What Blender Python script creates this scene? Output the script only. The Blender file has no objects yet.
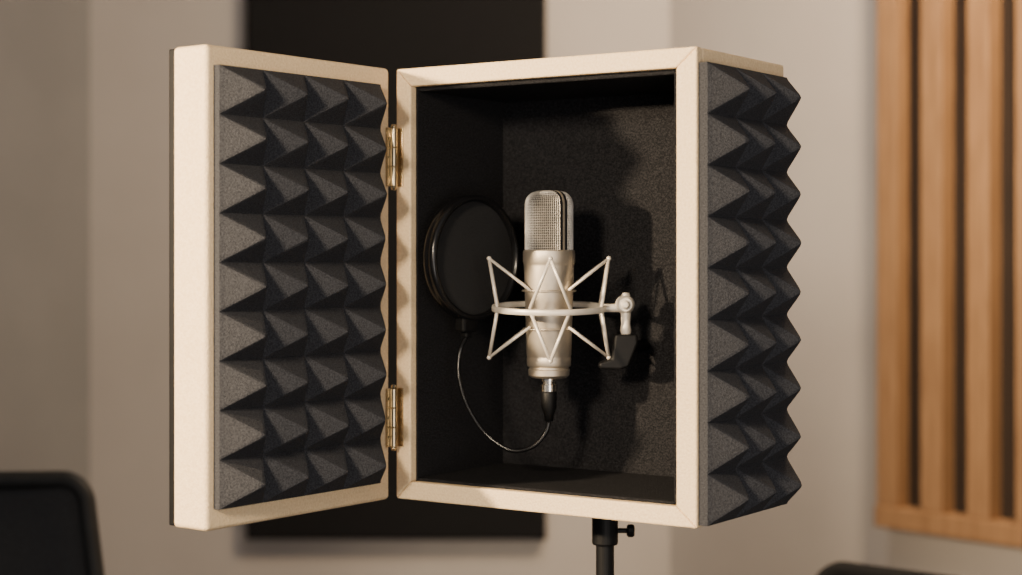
import bpy, bmesh, math, random
from mathutils import Vector, Matrix
random.seed(4)
C = bpy.context.scene.collection
CAMZ = 1.45
F = 1700.0

# ---------------------------------------------------------------- materials
def base_mat(name, col, rough=0.6, metal=0.0):
    m = bpy.data.materials.new(name); m.use_nodes = True
    b = m.node_tree.nodes["Principled BSDF"]
    b.inputs["Base Color"].default_value = (*col, 1)
    b.inputs["Roughness"].default_value = rough
    b.inputs["Metallic"].default_value = metal
    return m, m.node_tree, b

def noisy(name, c1, c2, scale, rough=0.7, bump=0.2, bscale=None, metal=0.0, dist=0.001, stretch=None, detail=4, contrast=(0.35, 0.65), spec=0.5):
    m, nt, b = base_mat(name, c1, rough, metal)
    b.inputs["Specular IOR Level"].default_value = spec
    tc = nt.nodes.new("ShaderNodeTexCoord"); mp = nt.nodes.new("ShaderNodeMapping")
    nt.links.new(tc.outputs["Object"], mp.inputs[0])
    if stretch: mp.inputs["Scale"].default_value = stretch
    n = nt.nodes.new("ShaderNodeTexNoise"); n.inputs["Scale"].default_value = scale; n.inputs["Detail"].default_value = detail
    nt.links.new(mp.outputs[0], n.inputs["Vector"])
    r = nt.nodes.new("ShaderNodeValToRGB")
    r.color_ramp.elements[0].position = contrast[0]; r.color_ramp.elements[0].color = (*c1, 1)
    r.color_ramp.elements[1].position = contrast[1]; r.color_ramp.elements[1].color = (*c2, 1)
    nt.links.new(n.outputs["Fac"], r.inputs[0]); nt.links.new(r.outputs[0], b.inputs["Base Color"])
    if bump:
        n2 = nt.nodes.new("ShaderNodeTexNoise"); n2.inputs["Scale"].default_value = bscale or scale; n2.inputs["Detail"].default_value = 3
        nt.links.new(mp.outputs[0], n2.inputs["Vector"])
        bp = nt.nodes.new("ShaderNodeBump"); bp.inputs["Strength"].default_value = bump; bp.inputs["Distance"].default_value = dist
        nt.links.new(n2.outputs["Fac"], bp.inputs["Height"]); nt.links.new(bp.outputs[0], b.inputs["Normal"])
    return m

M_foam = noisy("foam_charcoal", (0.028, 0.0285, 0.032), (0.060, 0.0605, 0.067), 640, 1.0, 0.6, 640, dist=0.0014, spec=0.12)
M_line = noisy("foam_lining", (0.008, 0.008, 0.009), (0.040, 0.0395, 0.043), 640, 1.0, 0.7, 640, dist=0.0016, contrast=(0.42, 0.78), spec=0.1)  # lining colour darkened to deepen the shade inside the box
M_cream = noisy("cream_leatherette", (0.78, 0.575, 0.335), (0.89, 0.69, 0.44), 380, 0.62, 0.8, 420, dist=0.0011, spec=0.3)
M_black = noisy("black_plastic", (0.004, 0.004, 0.0044), (0.006, 0.006, 0.0065), 60, 0.5, 0.05, 300, spec=0.2)
M_gloss = noisy("gloss_black", (0.005, 0.005, 0.0055), (0.007, 0.007, 0.008), 60, 0.25, 0.0, 300, spec=0.45)
M_rim = noisy("grey_plastic", (0.012, 0.012, 0.012), (0.016, 0.016, 0.016), 60, 0.6, 0.0, 300, spec=0.35)
M_blacksoft = noisy("black_fabric", (0.008, 0.008, 0.0085), (0.013, 0.013, 0.014), 300, 0.9, 0.3, 500, spec=0.15)
M_chairmesh = noisy("chair_mesh_fabric", (0.030, 0.030, 0.031), (0.045, 0.044, 0.045), 300, 0.9, 0.3, 500, spec=0.2)
M_brass = noisy("aged_brass", (0.52, 0.42, 0.27), (0.62, 0.51, 0.35), 60, 0.27, 0.03, 200, metal=1.0)
M_nickel = noisy("champagne_nickel", (0.56, 0.49, 0.395), (0.60, 0.53, 0.435), 90, 0.46, 0.03, 700, metal=0.85)
M_mount = noisy("champagne_enamel_metal", (0.74, 0.67, 0.57), (0.79, 0.72, 0.62), 80, 0.38, 0.03, 400, metal=0.25)
M_mesh = noisy("grille_wire", (0.44, 0.415, 0.38), (0.52, 0.495, 0.46), 90, 0.5, 0.0, metal=0.6)
M_grillein = noisy("grille_inner", (0.03, 0.029, 0.027), (0.05, 0.048, 0.045), 300, 0.8, 0.2)
M_chrome = noisy("chrome", (0.7, 0.68, 0.64), (0.8, 0.78, 0.74), 90, 0.18, 0.0, metal=1.0)
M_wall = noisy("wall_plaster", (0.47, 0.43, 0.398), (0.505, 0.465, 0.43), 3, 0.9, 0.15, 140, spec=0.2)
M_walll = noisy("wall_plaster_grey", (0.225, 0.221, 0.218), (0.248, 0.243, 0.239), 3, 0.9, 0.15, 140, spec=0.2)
M_ceil = noisy("ceiling_paint", (0.6, 0.57, 0.53), (0.63, 0.6, 0.56), 4, 0.9, 0.1, 80)
M_floor = noisy("floor_carpet", (0.09, 0.08, 0.075), (0.14, 0.125, 0.115), 220, 1.0, 0.5, 260)
M_wood = noisy("oak_slat", (0.22, 0.118, 0.055), (0.32, 0.18, 0.088), 14, 0.55, 0.15, 30, stretch=(9, 9, 0.5))
M_woodback = noisy("walnut_backing", (0.016, 0.008, 0.004), (0.026, 0.013, 0.006), 14, 0.8, 0.1, 30, stretch=(9, 9, 0.5))

# ---------------------------------------------------------------- helpers
def add(name, mesh, mat=None, parent=None, loc=(0, 0, 0), rot=(0, 0, 0), smooth=False):
    o = bpy.data.objects.new(name, mesh); C.objects.link(o)
    if mat: mesh.materials.clear(); mesh.materials.append(mat)
    if parent: o.parent = parent
    o.location = loc; o.rotation_euler = rot
    if smooth:
        for p in mesh.polygons: p.use_smooth = True
    return o

def empty(name, loc, yaw, label, cat):
    e = bpy.data.objects.new(name, None); C.objects.link(e)
    e.empty_display_size = 0.05
    e.location = loc; e.rotation_euler = (0, 0, yaw)
    e["label"] = label; e["category"] = cat
    return e

def tomesh(bm, name):
    bmesh.ops.recalc_face_normals(bm, faces=bm.faces)
    me = bpy.data.meshes.new(name); bm.to_mesh(me); bm.free(); return me

def merge(bms, name):
    out = bmesh.new()
    for b in bms:
        me = bpy.data.meshes.new("tmp"); b.to_mesh(me); b.free(); out.from_mesh(me); bpy.data.meshes.remove(me)
    return tomesh(out, name)

def bbox(lo, hi, bev=0.0, seg=2):
    bm = bmesh.new(); bmesh.ops.create_cube(bm, size=1)
    for v in bm.verts:
        v.co = Vector([(lo[i] + hi[i]) / 2 + v.co[i] * (hi[i] - lo[i]) for i in range(3)])
    if bev: bmesh.ops.bevel(bm, geom=bm.edges[:], offset=bev, segments=seg, profile=0.5, affect='EDGES')
    return bm

def prism(pts, axis, a, b, bev=0.0, seg=2):
    bm = bmesh.new()
    def mk(p, t):
        c = [0, 0, 0]; oth = [i for i in range(3) if i != axis]
        c[oth[0]] = p[0]; c[oth[1]] = p[1]; c[axis] = t; return bm.verts.new(c)
    A = [mk(p, a) for p in pts]; B = [mk(p, b) for p in pts]
    bm.faces.new(A); bm.faces.new(B[::-1])
    n = len(pts)
    for i in range(n): bm.faces.new((A[i], B[i], B[(i + 1) % n], A[(i + 1) % n]))
    bmesh.ops.recalc_face_normals(bm, faces=bm.faces)
    if bev: bmesh.ops.bevel(bm, geom=bm.edges[:], offset=bev, segments=seg, profile=0.5, affect='EDGES')
    return bm

def lathe(prof, seg=48, cap=True):
    bm = bmesh.new(); rings = []
    for r, z in prof:
        if r < 1e-6: rings.append([bm.verts.new((0, 0, z))])
        else: rings.append([bm.verts.new((r * math.cos(2 * math.pi * i / seg), r * math.sin(2 * math.pi * i / seg), z)) for i in range(seg)])
    for a, b in zip(rings, rings[1:]):
        for i in range(seg):
            j = (i + 1) % seg
            if len(a) == 1 and len(b) == 1: continue
            if len(a) == 1: bm.faces.new((a[0], b[i], b[j]))
            elif len(b) == 1: bm.faces.new((a[i], a[j], b[0]))
            else: bm.faces.new((a[i], a[j], b[j], b[i]))
    if cap:
        for r in (rings[0], rings[-1]):
            if len(r) > 1: bm.faces.new(r)
    return bm

def tube(pts, r, seg=10, closed=False, rend=None):
    bm = bmesh.new(); pts = [Vector(p) for p in pts]; n = len(pts); rings = []
    up = Vector((0, 0, 1)); prevn = None
    for i, p in enumerate(pts):
        if closed: t = (pts[(i + 1) % n] - pts[i - 1]).normalized()
        else: t = (pts[min(i + 1, n - 1)] - pts[max(i - 1, 0)]).normalized()
        if prevn is None:
            ref = up if abs(t.dot(up)) < 0.9 else Vector((1, 0, 0))
            nn = (ref - t * ref.dot(t)).normalized()
        else: nn = (prevn - t * prevn.dot(t)).normalized()
        prevn = nn; bb = t.cross(nn)
        rr = r if rend is None else r + (rend - r) * i / (n - 1)
        rings.append([bm.verts.new(p + (nn * math.cos(2 * math.pi * k / seg) + bb * math.sin(2 * math.pi * k / seg)) * rr) for k in range(seg)])
    m = n if closed else n - 1
    for i in range(m):
        a = rings[i]; b = rings[(i + 1) % n]
        for k in range(seg): bm.faces.new((a[k], a[(k + 1) % seg], b[(k + 1) % seg], b[k]))
    if not closed: bm.faces.new(rings[0]); bm.faces.new(rings[-1])
    return bm

def circle(r, z=0, n=64, c=(0, 0)):
    return [(c[0] + r * math.cos(2 * math.pi * i / n), c[1] + r * math.sin(2 * math.pi * i / n), z) for i in range(n)]

def ringsection(R, sec, n=96):
    bm = bmesh.new(); rows = []
    for i in range(n):
        a = 2 * math.pi * i / n
        rows.append([bm.verts.new(((R + p) * math.cos(a), (R + p) * math.sin(a), q)) for p, q in sec])
    for i in range(n):
        a = rows[i]; b = rows[(i + 1) % n]
        for k in range(len(sec)): bm.faces.new((a[k], a[(k + 1) % len(sec)], b[(k + 1) % len(sec)], b[k]))
    return bm

def catmull(P, k=10):
    P = [Vector(p) for p in P]; out = []
    Q = [P[0] * 2 - P[1]] + P + [P[-1] * 2 - P[-2]]
    for i in range(1, len(Q) - 2):
        for j in range(k):
            t = j / k; a, b, c, d = Q[i - 1:i + 3]
            out.append(0.5 * ((2 * b) + (c - a) * t + (2 * a - 5 * b + 4 * c - d) * t * t + (3 * b - a - 3 * c + d) * t ** 3))
    out.append(P[-1]); return out

def pyramid_foam(nu, nv, pu, pv, slab, h, sub=16):
    bm = bmesh.new(); NU = nu * sub; NV = nv * sub
    rnd = [[(random.uniform(0.98, 1.02), random.uniform(-.03, .03), random.uniform(-.03, .03)) for _ in range(nv)] for _ in range(nu)]
    def H(i, j):
        a = min(i // sub, nu - 1); b = min(j // sub, nv - 1)
        x = (i / sub - a) * 2 - 1; y = (j / sub - b) * 2 - 1
        k, dx, dy = rnd[a][b]
        x2 = x + dx * (1 - abs(x)); y2 = y + dy * (1 - abs(y))
        ax, ay = abs(x2), abs(y2)
        m = 0.5 * (ax + ay + math.sqrt((ax - ay) ** 2 + 0.0025))
        m = math.sqrt(m * m + 0.0035)
        t = 1 - m
        t = 0.5 * (t + math.sqrt(t * t + 0.0025)) - 0.008
        return slab + h * k * max(0, t) * 1.06
    g = [[bm.verts.new((H(i, j), i / sub * pu, j / sub * pv)) for j in range(NV + 1)] for i in range(NU + 1)]
    for i in range(NU):
        for j in range(NV):
            x = ((i % sub) + .5) / sub * 2 - 1; y = ((j % sub) + .5) / sub * 2 - 1
            a, b, c, d = g[i][j], g[i + 1][j], g[i + 1][j + 1], g[i][j + 1]
            if x * y > 0: bm.faces.new((a, b, c)); bm.faces.new((a, c, d))
            else: bm.faces.new((a, b, d)); bm.faces.new((b, c, d))
    def skirt(vs):
        lo = [bm.verts.new((0, v.co.y, v.co.z)) for v in vs]
        for k in range(len(vs) - 1): bm.faces.new((vs[k], vs[k + 1], lo[k + 1], lo[k]))
    skirt([g[i][0] for i in range(NU + 1)]); skirt([g[i][NV] for i in range(NU + 1)])
    skirt(g[0]); skirt(g[NU])
    bmesh.ops.remove_doubles(bm, verts=bm.verts, dist=1e-6)
    return tomesh(bm, "pyramid_foam")

# ---------------------------------------------------------------- room
def quadslab(name, p0, p1, z0, z1, mat, thick=0.1, out=(0, 1)):
    bm = bmesh.new()
    o = Vector((out[0], out[1])).normalized() * thick
    pl = [Vector(p0), Vector(p1), Vector(p1) + o, Vector(p0) + o]
    a = [bm.verts.new((p.x, p.y, z0)) for p in pl]; b = [bm.verts.new((p.x, p.y, z1)) for p in pl]
    bm.faces.new(a[::-1]); bm.faces.new(b)
    for i in range(4): bm.faces.new((a[i], a[(i + 1) % 4], b[(i + 1) % 4], b[i]))
    ob = add(name, tomesh(bm, name), mat); ob["kind"] = "structure"; return ob

CL = (-1.139, 4.6); CR = (0.43, 4.6)
RD = Vector((0.656, -0.755)).normalized()
RE = Vector(CR) + RD * 3.0
quadslab("wall_back", CL, CR, 0, 2.9, M_wall, 0.12, (0, 1))
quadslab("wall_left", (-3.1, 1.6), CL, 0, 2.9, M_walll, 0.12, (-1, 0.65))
quadslab("wall_right", CR, tuple(RE), 0, 2.9, M_wall, 0.12, (0.755, 0.656))
fl = add("floor", tomesh(bbox((-3.4, -1.8, -0.05), (3.4, 4.9, 0)), "floor"), M_floor); fl["kind"] = "structure"
ce = add("ceiling", tomesh(bbox((-3.4, 1.2, 2.9), (3.4, 4.9, 2.95)), "ceiling"), M_ceil); ce["kind"] = "structure"
for nm, a, b, o in (("baseboard_back", CL, CR, (0, -1)), ("baseboard_left", (-3.1, 1.6), CL, (1, -0.65)), ("baseboard_right", CR, tuple(RE), (-0.755, -0.656))):
    quadslab(nm, a, b, 0.0, 0.1, M_ceil, 0.012, o)

e = empty("acoustic_panel", (-0.307, 4.6, 0.69), 0, "large black fabric-covered absorber panel hung flat on the plaster wall", "acoustic panel")
add("panel_body", tomesh(bbox((-0.399, -0.055, 0.0), (0.399, -0.001, 1.85), 0.008), "panel_body"), M_blacksoft, e)
add("panel_frame", merge([bbox((-0.402, -0.045, -0.003), (0.402, -0.001, 0.012), 0.002), bbox((-0.402, -0.045, 1.838), (0.402, -0.001, 1.853), 0.002),
                          bbox((-0.402, -0.045, 0.0), (-0.392, -0.001, 1.85), 0.002), bbox((0.392, -0.045, 0.0), (0.402, -0.001, 1.85), 0.002)], "panel_frame"), M_woodback, e)

t0 = 0.730
sp = Vector(CR) + RD * t0
yaw = math.atan2(RD.y, RD.x)
e = empty("slatted_panel", (sp.x, sp.y, 0.815), yaw, "warm oak vertical slat diffuser panel mounted on the plaster wall", "wood slat panel")
W = 1.3
add("backing_board", tomesh(bbox((0, -0.014, 0), (W, -0.001, 1.9), 0.001), "backing_board"), M_woodback, e)
x = 0.0; bms = []
while x + 0.06 < W:
    bms.append(bbox((x, -0.064, 0.045), (x + 0.058, -0.013, 1.9), 0.003)); x += 0.124
add("slats", merge(bms, "slats"), M_wood, e)
add("bottom_rail", tomesh(bbox((-0.003, -0.068, -0.005), (W, -0.001, 0.045), 0.003), "bottom_rail"), M_wood, e)

# ---------------------------------------------------------------- isolation box
BW, BD, BH = 0.394, 0.2127, 0.5
U = Vector((0.3266, -0.221)).normalized(); V = Vector((-U.y, U.x))
byaw = math.atan2(U.y, U.x)
BO = Vector((-0.134, 1.981, CAMZ - 0.2836))
booth = empty("isolation_box", BO, byaw, "cream-framed microphone isolation box lined with charcoal foam, its door swung open", "vocal booth box")
T = 0.012; FW = 0.021
add("shell", merge([
    bbox((0, 0.012, 0), (T, BD, BH), 0.001), bbox((BW - T, 0.012, 0), (BW, BD, BH), 0.003),
    bbox((T, 0.012, 0), (BW - T, BD, T), 0.0005), bbox((T, 0.012, BH - T), (BW - T, BD, BH), 0.0005),
    bbox((T, BD - T, T), (BW - T, BD, BH - T), 0.0005)], "shell"), M_cream, booth)
def frame(w, h, f, fr, a, b, axis, bev):
    g = 0.00003
    P = [[(0, g), (f - g, f), (f - g, h - f), (0, h - g)], [(w, g), (w, h - g), (w - fr + g, h - f), (w - fr + g, f)],
         [(g, 0), (w - g, 0), (w - fr, f - g), (f, f - g)], [(g, h), (f, h - f + g), (w - fr, h - f + g), (w - g, h)]]
    return [prism(p, axis, a, b, bev, 3) for p in P]
add("front_frame", merge(frame(BW, BH, FW, 0.0245, 0.0, 0.0125, 1, 0.0020), "front_frame"), M_cream, booth)
L1 = 0.022; L2 = 0.033
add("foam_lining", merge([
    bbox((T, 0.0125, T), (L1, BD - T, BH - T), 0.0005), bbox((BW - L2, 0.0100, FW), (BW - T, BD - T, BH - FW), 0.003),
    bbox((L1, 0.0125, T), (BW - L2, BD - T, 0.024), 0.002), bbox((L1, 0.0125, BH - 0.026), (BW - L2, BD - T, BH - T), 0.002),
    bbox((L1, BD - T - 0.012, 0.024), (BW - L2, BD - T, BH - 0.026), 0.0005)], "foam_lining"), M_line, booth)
o = add("side_foam", pyramid_foam(3, 9, 0.0645, 0.0534, 0.010, 0.033), M_foam, booth, (BW, 0.004, 0.003))
o["label"] = "charcoal pyramid foam covering the outer side"

DA = math.radians(2.0)
DL = 0.2905; DT = 0.051
door = bpy.data.objects.new("door", None); C.objects.link(door); door.parent = booth; door.empty_display_size = 0.05
door.location = (-0.0005, -0.0105, 0.0); door.rotation_euler = (0, 0, -DA)
door["label"] = "open door with cream frame and pyramid foam inside"
o = add("door_frame", tomesh(bbox((-DT, -DL, 0), (0, 0, BH), 0.0055, 5), "door_frame"), M_cream, door, smooth=True)
wn = o.modifiers.new("wn", 'WEIGHTED_NORMAL'); wn.keep_sharp = True
add("outer_skin", tomesh(bbox((-DT - 0.005, -DL + 0.000, 0.002), (-DT + 0.004, -0.002, BH - 0.002), 0.0015), "outer_skin"), M_black, door)
o = add("door_foam", pyramid_foam(4, 9, 0.0635, 0.0507, 0.010, 0.036), M_foam, door, (-0.002, -DL + 0.010, 0.0225))
o["label"] = "charcoal pyramid foam sheet"
def hinge(zc):
    h = bpy.data.objects.new("hinge", None); C.objects.link(h); h.parent = booth; h.location = (0.0, -0.006, zc); h.empty_display_size = 0.02
    h["label"] = "aged brass butt hinge"
    n = 3; H2 = 0.034
    bb = []
    for i in range(n):
        z0 = -H2 + 2 * H2 * i / n; z1 = -H2 + 2 * H2 * (i + 1) / n
        bb.append(lathe([(0.0, z0 + .0005), (0.0038, z0 + .0005), (0.0042, z0 + 0.0010), (0.0042, z1 - 0.0010), (0.0038, z1 - .0005), (0, z1 - .0005)], 24))
    for s in (-1, 1): bb.append(lathe([(0, s * H2), (0.0032, s * H2), (0.0036, s * (H2 + 0.0015)), (0.0025, s * (H2 + 0.004)), (0, s * (H2 + 0.0045))], 20, False))
    o = add("barrel", merge(bb, "barrel"), M_brass, h, (0.0044, -0.0040, 0), smooth=True)
    o.modifiers.new("es", 'EDGE_SPLIT').split_angle = math.radians(35)
    l1 = [bbox((0.004, 0.0035, -H2), (0.0112, 0.0062, H2), 0.0006)]
    for z in (-0.022, 0, 0.022):
        c = lathe([(0, 0), (0.0016, 0), (0.0013, 0.0008), (0, 0.001)], 14); bmesh.ops.rotate(c, verts=c.verts, matrix=Matrix.Rotation(math.radians(90), 3, 'X')); bmesh.ops.translate(c, verts=c.verts, vec=(0.0092, 0.0036, z)); l1.append(c)
    add("leaf", merge(l1, "leaf"), M_brass, h)
    l2 = [bbox((0.0002, -0.014, -H2), (0.0025, -0.003, H2), 0.0006)]
    for z in (-0.022, 0, 0.022):
        c = lathe([(0, 0), (0.0016, 0), (0.0013, 0.0008), (0, 0.001)], 14); bmesh.ops.rotate(c, verts=c.verts, matrix=Matrix.Rotation(math.radians(90), 3, 'Y')); bmesh.ops.translate(c, verts=c.verts, vec=(0.0025, -0.0108, z)); l2.append(c)
    add("leaf", merge(l2, "leaf"), M_brass, h)
hinge(0.2836 + (255 - 157) / F * 1.965)
hinge(0.2836 + (255 - 418) / F * 1.965)

# ---------------------------------------------------------------- stand
SX, SY = 0.1084, 1.96
zb = BO.z
st = empty("microphone_stand", (SX, SY, 0), 0.3, "black tripod stand holding the isolation box from below", "tripod stand")
add("mounting_plate", merge([lathe([(0.05, zb - 0.007), (0.05, zb - 0.0005)], 40), lathe([(0.0140, zb - 0.050), (0.0150, zb - 0.048), (0.0150, zb - 0.012), (0.022, zb - 0.007)], 32)], "mounting_plate"), M_black, st, smooth=False)
add("pole", merge([lathe([(0.0105, 0.75), (0.0105, zb - 0.048)], 28), lathe([(0.0145, 0.12), (0.0145, 0.8)], 28)], "pole"), M_black, st)
kb = [tube([(0.013, 0, 0), (0.028, 0, 0)], 0.003), ]
k = lathe([(0, 0), (0.0055, 0), (0.0075, 0.002), (0.0075, 0.007), (0.0055, 0.009), (0, 0.009)], 12); bmesh.ops.rotate(k, verts=k.verts, matrix=Matrix.Rotation(math.radians(90), 3, 'Y')); bmesh.ops.translate(k, verts=k.verts, vec=(0.025, 0, 0)); kb.append(k)
add("clamp_knob", merge(kb, "clamp_knob"), M_black, st, (0, 0, zb - 0.034), (0, 0, -0.35))
for pr in ([(0.019, 0.775), (0.02, 0.78), (0.02, 0.815), (0.016, 0.82)], [(0.02, 0.30), (0.02, 0.35)], [(0.02, 0.11), (0.02, 0.15)]):
    add("collar", tomesh(lathe(pr, 28), "collar"), M_black, st)
for i in range(3):
    a = i * 2 * math.pi / 3 + 0.4; d = Vector((math.cos(a), math.sin(a), 0))
    add("leg", merge([tube([d * 0.018 + Vector((0, 0, .33)), d * 0.34 + Vector((0, 0, 0.012))], 0.008), tube([d * 0.018 + Vector((0, 0, .13)), d * 0.19 + Vector((0, 0, 0.16))], 0.005),
                      tube([d * 0.325 + Vector((0, 0, 0.022)), d * 0.35 + Vector((0, 0, 0.012))], 0.012)], "leg"), M_black, st)

# ---------------------------------------------------------------- microphone
MX, MY = 0.0438, 1.96
S = F / MY
def PZ(py): return (255 - py) / S
z0 = PZ(420)
mic = empty("microphone", (MX, MY, CAMZ + z0), 0, "champagne nickel large-diaphragm condenser microphone with wire mesh grille", "microphone")
def mz(py): return PZ(py) - z0
body = lathe([(0.0, mz(250)), (0.0285, mz(250)), (0.0298, mz(251)), (0.0300, mz(254)), (0.0300, mz(262)),
              (0.0292, mz(263.5)), (0.0288, mz(266)), (0.0257, mz(355)), (0.0252, mz(356)), (0.0252, mz(357.5)), (0.0256, mz(358.5)), (0.0252, mz(365)), (0.0246, mz(366)), (0.0226, mz(367)), (0.0226, mz(368.5)), (0.0240, mz(369.5)), (0.0235, mz(375)), (0.020, mz(377.5)), (0.011, mz(378.5)), (0, mz(378.5))], 64)
o = add("body", tomesh(body, "body"), M_nickel, mic, smooth=True)
o.modifiers.new("es", 'EDGE_SPLIT').split_angle = math.radians(35)
R = 0.0276
def gprof(r, n=10, m=17):
    zs = mz(207)
    pr = [(r, mz(250))]
    for i in range(1, m + 1): pr.append((r, mz(250) + (zs - mz(250)) * i / m))
    h = mz(191) - zs - (R - r)
    for i in range(1, n + 1):
        a = math.pi / 2 * i / n
        pr.append((r * max(0, math.cos(a)) ** 0.55 if i < n else 0.0, zs + h * math.sin(a) ** 0.85))
    return pr
o = add("grille_screen", tomesh(lathe(gprof(R - 0.0014), 48), "grille_screen"), M_grillein, mic, smooth=True)
o = add("grille_mesh", tomesh(lathe(gprof(R), 72, False), "grille_mesh"), M_mesh, mic)
w = o.modifiers.new("wire", 'WIREFRAME'); w.thickness = 0.0009; w.use_even_offset = False
az = math.radians(-90 + 36)
def strap(half, ro, name, mat, off=0.0):
    pr = gprof(R + 0.0004)
    path = [(r, z) for r, z in pr] + [(-r, z) for r, z in pr[-2::-1]]
    bm = bmesh.new(); rows = []
    d = Vector((math.cos(az), math.sin(az), 0)); s = Vector((-d.y, d.x, 0))
    for r, z in path:
        rows.append([bm.verts.new(d * (r * ro) * k2 + s * (q + off) + Vector((0, 0, z + (ro - 1) * 0.01 - (0 if k2 == 1 else 0.0012)))) for q, k2 in ((-half, 1), (half, 1), (half, 0.93), (-half, 0.93))])
    for a, b in zip(rows, rows[1:]):
        for k in range(4): bm.faces.new((a[k], a[(k + 1) % 4], b[(k + 1) % 4], b[k]))
    return add(name, tomesh(bm, name), mat, mic)
strap(0.0046, 1.0, "grille_band", M_blacksoft)
strap(0.0012, 1.012, "grille_rib", M_nickel)
add("connector_sleeve", tomesh(lathe([(0.0095, mz(378)), (0.0095, mz(381)), (0.008, mz(381.5)), (0.008, mz(384)), (0.0098, mz(384.5)), (0.0098, mz(391)), (0.0085, mz(392))], 32), "connector_sleeve"), M_chrome, mic)
add("cable_plug", tomesh(lathe([(0.0085, mz(391)), (0.0092, mz(393)), (0.0088, mz(408)), (0.0062, mz(413)), (0.0048, mz(421))], 32), "cable_plug"), M_black, mic, smooth=True)

# ---------------------------------------------------------------- shock mount
zr = PZ(308)
sm = empty("shock_mount", (MX, MY, CAMZ + zr), 0, "champagne metal spider shock mount cradling the microphone", "shock mount")
RR = 0.0635
sec = [(-0.0020, -0.0034), (0.0020, -0.0034), (0.0028, -0.0024), (0.0028, 0.0024), (0.0020, 0.0034), (-0.0020, 0.0034), (-0.0026, 0.0024), (-0.0026, -0.0024)]
add("outer_ring", tomesh(ringsection(RR, sec), "outer_ring"), M_mount, sm, (0, 0, 0), (math.radians(3.0), 0, 0), smooth=True)
RI = 0.0305
def pol(r, a, z): return Vector((r * math.cos(a), r * math.sin(a), z))
add("cradle_ring", tomesh(tube(circle(RI, 0.020), 0.0010, 8, True), "cradle_ring"), M_nickel, sm, smooth=True)
add("cradle_ring", tomesh(tube(circle(RI - 0.001, -0.024), 0.0010, 8, True), "cradle_ring"), M_nickel, sm, smooth=True)
for sgn in (1, -1):
    for k in range(4):
        a = math.radians(-90 + 90 * k)
        tip = pol(0.069, a, sgn * 0.057)
        bb = []
        for s in (-1, 1):
            if k != 2: bb.append(tube([tip, pol(RR, a + s * math.radians(21), sgn * 0.001)], 0.0020, 10))
            if k % 2: bb.append(tube([tip, pol(RI, a + s * math.radians(44), sgn * 0.021)], 0.0017, 10))
        if k == 2:
            for s in (-1, 1): bb.append(tube([tip, pol(RR, a + s * math.radians(12), sgn * 0.001)], 0.0017, 10))
        bs = bmesh.new(); bmesh.ops.create_uvsphere(bs, u_segments=12, v_segments=8, radius=0.0028); bmesh.ops.translate(bs, verts=bs.verts, vec=tip); bb.append(bs)
        add("prong", merge(bb, "prong"), M_mount, sm, smooth=True)
X1 = (625 - 511) / F * MY - MX
jb = [tube([(RR, 0, 0), (X1 - 0.004, 0, 0)], 0.0048, 16)]
j = lathe([(0, -0.008), (0.0075, -0.008), (0.0105, -0.005), (0.0112, 0), (0.0105, 0.005), (0.0075, 0.008), (0, 0.008)], 32); bmesh.ops.rotate(j, verts=j.verts, matrix=Matrix.Rotation(math.radians(90), 3, 'X')); bmesh.ops.translate(j, verts=j.verts, vec=(X1, 0, 0.004)); jb.append(j)
j = lathe([(0, 0), (0.005, 0), (0.0055, 0.003), (0.003, 0.006), (0, 0.0065)], 20); bmesh.ops.rotate(j, verts=j.verts, matrix=Matrix.Rotation(math.radians(90), 3, 'X')); bmesh.ops.translate(j, verts=j.verts, vec=(X1, -0.007, 0.004)); jb.append(j)
j = lathe([(0.0055, -0.030), (0.0065, -0.026), (0.0052, -0.018), (0.0060, -0.006), (0.006, 0)], 24); bmesh.ops.translate(j, verts=j.verts, vec=(X1 + 0.001, 0, 0)); jb.append(j)
j = lathe([(0, 0.018), (0.004, 0.0175), (0.0052, 0.015), (0.0052, 0.010)], 20); bmesh.ops.translate(j, verts=j.verts, vec=(X1 + 0.001, 0, 0)); jb.append(j)
o = add("swivel_joint", merge(jb, "swivel_joint"), M_mount, sm, smooth=True)
o.modifiers.new("es", 'EDGE_SPLIT').split_angle = math.radians(40)
cl = prism([(X1 - 0.030, -0.070), (X1 - 0.031, -0.063), (X1 - 0.016, -0.058), (X1 - 0.012, -0.030), (X1 + 0.014, -0.030), (X1 + 0.015, -0.040), (X1 + 0.004, -0.068), (X1 - 0.006, -0.071)], 1, -0.008, 0.009, 0.003, 3)
cb = [cl, tube([(X1 - 0.002, 0.005, -0.046), (X1 - 0.002 + V.x * 0.052, V.y * 0.058, -0.046)], 0.0065, 16)]
add("stand_clamp", merge(cb, "stand_clamp"), M_black, sm)

# ---------------------------------------------------------------- pop filter
PY = 2.0
pc = Vector(((472.5 - 511) / F * PY, PY, CAMZ + (255 - 258) / F * PY))
PR = 0.0745
PYAW = math.radians(47)
pf = empty("pop_filter", (pc.x, pc.y, pc.z), PYAW, "round black mesh pop filter on a thin gooseneck", "pop filter")
ps = [(-0.0060, -0.0085), (-0.0035, -0.0098), (-0.0010, -0.0094), (0.0010, -0.0075), (0.0014, -0.004), (0.0006, -0.0016), (0.0004, 0.0), (0.0010, 0.0014), (0.0014, 0.0045), (0.0008, 0.0070), (-0.002, 0.0085), (-0.0060, 0.0075)]
b_ = ringsection(PR - 0.0018, ps, 110)
bmesh.ops.rotate(b_, verts=b_.verts, matrix=Matrix.Rotation(math.radians(-90), 3, 'X'))
add("rim", tomesh(b_, "rim"), M_gloss, pf, smooth=True)
M_scr = noisy("nylon_screen", (0.010, 0.010, 0.0105), (0.030, 0.030, 0.031), 900, 0.65, 0.6, 900, spec=0.25)
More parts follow.
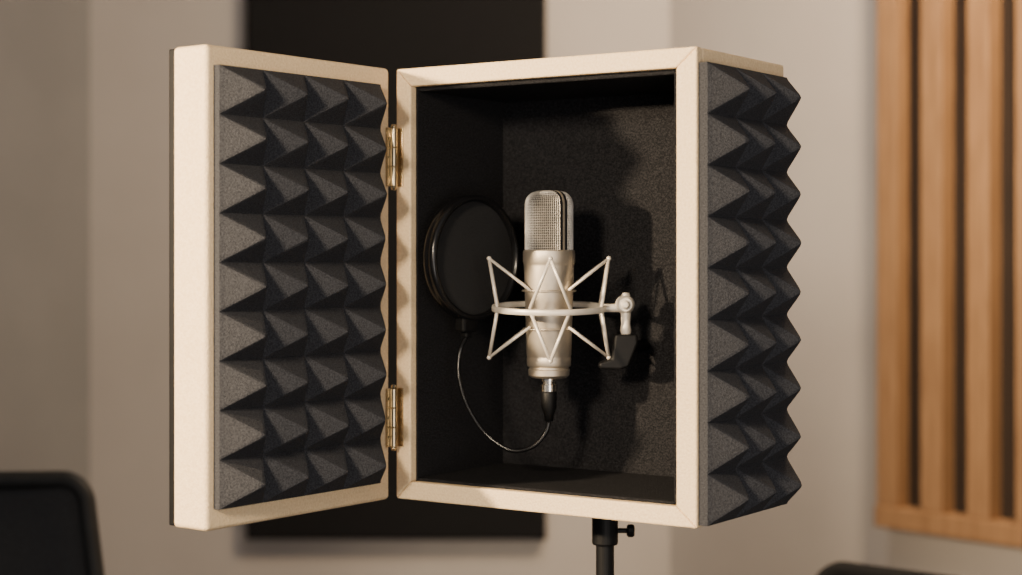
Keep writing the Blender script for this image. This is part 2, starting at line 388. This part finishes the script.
d = lathe([(0, -0.001), (PR - 0.004, -0.001), (PR - 0.004, 0.001), (0, 0.001)], 64); bmesh.ops.rotate(d, verts=d.verts, matrix=Matrix.Rotation(math.radians(90), 3, 'X'))
add("screen", tomesh(d, "screen"), M_scr, pf)
a = math.radians(262)
cp = Vector((PR * math.cos(a), 0, PR * math.sin(a)))
add("rim_clamp", merge([bbox((cp.x - 0.012, -0.008, cp.z - 0.013), (cp.x + 0.012, 0.008, cp.z + 0.004), 0.003), bbox((cp.x - 0.005, -0.005, cp.z - 0.020), (cp.x + 0.005, 0.005, cp.z - 0.012), 0.002)], "rim_clamp"), M_black, pf)
def W3(px, py, y): return Vector(((px - 511) / F * y, y, CAMZ + (255 - py) / F * y))
PM = Matrix.Translation(pc) @ Matrix.Rotation(PYAW, 4, 'Z')
start = PM @ Vector((cp.x, 0, cp.z - 0.018))
pts = [start, W3(460, 352, 1.995), W3(459, 376, 1.99), W3(467, 405, 1.985), W3(485, 433, 1.98), W3(510, 450, 1.97), W3(532, 447, 1.962), W3(545, 434, 1.96), Vector((MX, MY, CAMZ + PZ(422)))]
inv = PM.inverted()
add("gooseneck", tomesh(tube([inv @ p for p in catmull(pts, 10)], 0.0026, 12), "gooseneck"), M_gloss, pf, smooth=True)

# ---------------------------------------------------------------- chairs
def rrect(w, h, r, n=8):
    out = []
    for cx, cz, a0 in ((w / 2 - r, h - r, 0), (-w / 2 + r, h - r, 90), (-w / 2 + r, r, 180), (w / 2 - r, r, 270)):
        for i in range(n + 1):
            a = math.radians(a0 + 90 * i / n); out.append((cx + r * math.cos(a), cz + r * math.sin(a)))
    return out
def chair(x, y, yaw, top, label, rimmat, meshmat, w=0.46):
    e = empty("office_chair", (x, y, 0), yaw, label, "chair"); e["group"] = "black studio office chairs"
    bh = top - 0.62; cr = 0.035
    prof = rrect(w, bh, cr)
    def curve(p):
        f = 1 + 0.28 * (1 - p[1] / bh)
        return Vector((p[0] * f, 0.20 + 0.06 * (p[1] / bh) - 0.25 * p[0] ** 2, 0.62 + p[1]))
    back = bpy.data.objects.new("backrest", None); C.objects.link(back); back.parent = e
    add("backrest_frame", tomesh(tube([curve(p) for p in prof], 0.015, 10, True), "backrest_frame"), rimmat, back, smooth=True)
    bm = bmesh.new(); nx, nz = 10, 14; g = []
    for i in range(nx + 1):
        row = []
        for k in range(nz + 1):
            px = -w / 2 + w * i / nx; pz = bh * k / nz
            cx = max(-w / 2 + cr, min(w / 2 - cr, px)); cz = max(cr, min(bh - cr, pz)); dd = Vector((px - cx, pz - cz))
            if dd.length > cr - .004: dd = dd.normalized() * (cr - .004)
            row.append(bm.verts.new(curve((cx + dd.x, cz + dd.y))))
        g.append(row)
    for i in range(nx):
        for k in range(nz): bm.faces.new((g[i][k], g[i + 1][k], g[i + 1][k + 1], g[i][k + 1]))
    o = add("backrest_mesh", tomesh(bm, "backrest_mesh"), meshmat, back, smooth=True); s = o.modifiers.new("s", 'SOLIDIFY'); s.thickness = 0.012; s.offset = 0
    add("back_support", tomesh(tube([(0, 0.02, 0.40), (0, 0.22, 0.42), (0, 0.235, 0.52), (0, 0.222, 0.66)], 0.018, 12), "back_support"), M_black, e, smooth=True)
    st_ = prism([(p[0], p[1] - 0.24) for p in rrect(0.48, 0.46, 0.09)], 2, 0.42, 0.49, 0.02)
    add("seat", tomesh(st_, "seat"), M_blacksoft, e)
    add("gas_column", merge([lathe([(0.028, 0.10), (0.028, 0.26)], 24), lathe([(0.018, 0.25), (0.018, 0.42)], 24), bbox((-0.09, -0.11, 0.39), (0.09, 0.11, 0.425), 0.01)], "gas_column"), M_black, e)
    arms = []
    for i in range(5):
        a = 2 * math.pi * i / 5 + 0.3; d = Vector((math.cos(a), math.sin(a), 0))
        arms.append(tube([d * 0.02 + Vector((0, 0, 0.125)), d * 0.29 + Vector((0, 0, 0.075))], 0.022, 10, rend=0.013))
        c = lathe([(0, -0.018), (0.024, -0.018), (0.027, -0.012), (0.027, 0.012), (0.024, 0.018), (0, 0.018)], 24)
        bmesh.ops.rotate(c, verts=c.verts, matrix=Matrix.Rotation(math.radians(90), 3, 'X')); bmesh.ops.translate(c, verts=c.verts, vec=(0, 0, 0.0275))
        stem = lathe([(0.006, 0.05), (0.006, 0.075)], 10)
        add("caster", merge([c, stem], "caster"), M_black, e, tuple(d * 0.28), (0, 0, a))
    add("star_base", merge(arms, "star_base"), M_black, e, smooth=True)
    return e
chair(-0.90, 2.50, 0.10, 1.084, "black office chair with mesh backrest beside the grey wall", M_rim, M_chairmesh)
chair(0.540, 2.53, -0.72, 0.922, "low black office chair beneath the slatted wood panel", M_blacksoft, M_blacksoft)

# ---------------------------------------------------------------- lights
def lamp(kind, name, loc, tgt, size, power, col, cone=40, blend=0.6):
    l = bpy.data.lights.new(name, kind); l.energy = power; l.color = col
    if kind == 'AREA': l.size = size
    else: l.shadow_soft_size = size; l.spot_size = math.radians(cone); l.spot_blend = blend
    o = bpy.data.objects.new(name, l); C.objects.link(o); o.location = loc
    o.rotation_euler = (Vector(tgt) - Vector(loc)).to_track_quat('-Z', 'Y').to_euler(); return o
tg = Vector((0.03, 1.95, 1.42))
lamp('SPOT', "key_spot", tg + Vector((-0.834 * 1.9, -0.552 * 1.9, 0.38)), tg, 0.035, 430, (1.0, 0.77, 0.50), 44, 0.7)
lamp('SPOT', "front_spot", tg + Vector((-0.40 * 2.2, -0.92 * 2.2, 0.58)), tg - Vector((0.05, 0, 0)), 0.16, 205, (1.0, 0.82, 0.60), 38, 0.6)
lamp('AREA', "soft_fill", (0.55, -0.5, 1.2), tg, 1.3, 22, (1.0, 0.92, 0.84))
lamp('AREA', "slat_fill", (1.0, 2.8, 2.75), (1.1, 3.9, 1.7), 0.3, 60, (1.0, 0.74, 0.46))  # added area light, no fixture: warm glow on slats and right wall
lamp('AREA', "back_wall_fill", (0.1, 3.2, 2.85), (0.2, 4.6, 1.2), 0.8, 24, (1.0, 0.89, 0.79))  # unseen fill added to brighten the back wall
w = bpy.data.worlds.new("World"); bpy.context.scene.world = w; w.use_nodes = True
w.node_tree.nodes["Background"].inputs[0].default_value = (0.95, 0.95, 1.0, 1)
w.node_tree.nodes["Background"].inputs[1].default_value = 0.20

# ---------------------------------------------------------------- camera
cam = bpy.data.cameras.new("camera"); co = bpy.data.objects.new("camera", cam); C.objects.link(co)
co.location = (0, 0, CAMZ); co.rotation_euler = (math.radians(90), 0, 0)
cam.sensor_width = 36; cam.lens = F / 1022 * 36; cam.shift_y = -(287.5 - 255) / 1022
cam.dof.use_dof = True; cam.dof.focus_distance = 1.87; cam.dof.aperture_fstop = 2.8
bpy.context.scene.camera = co
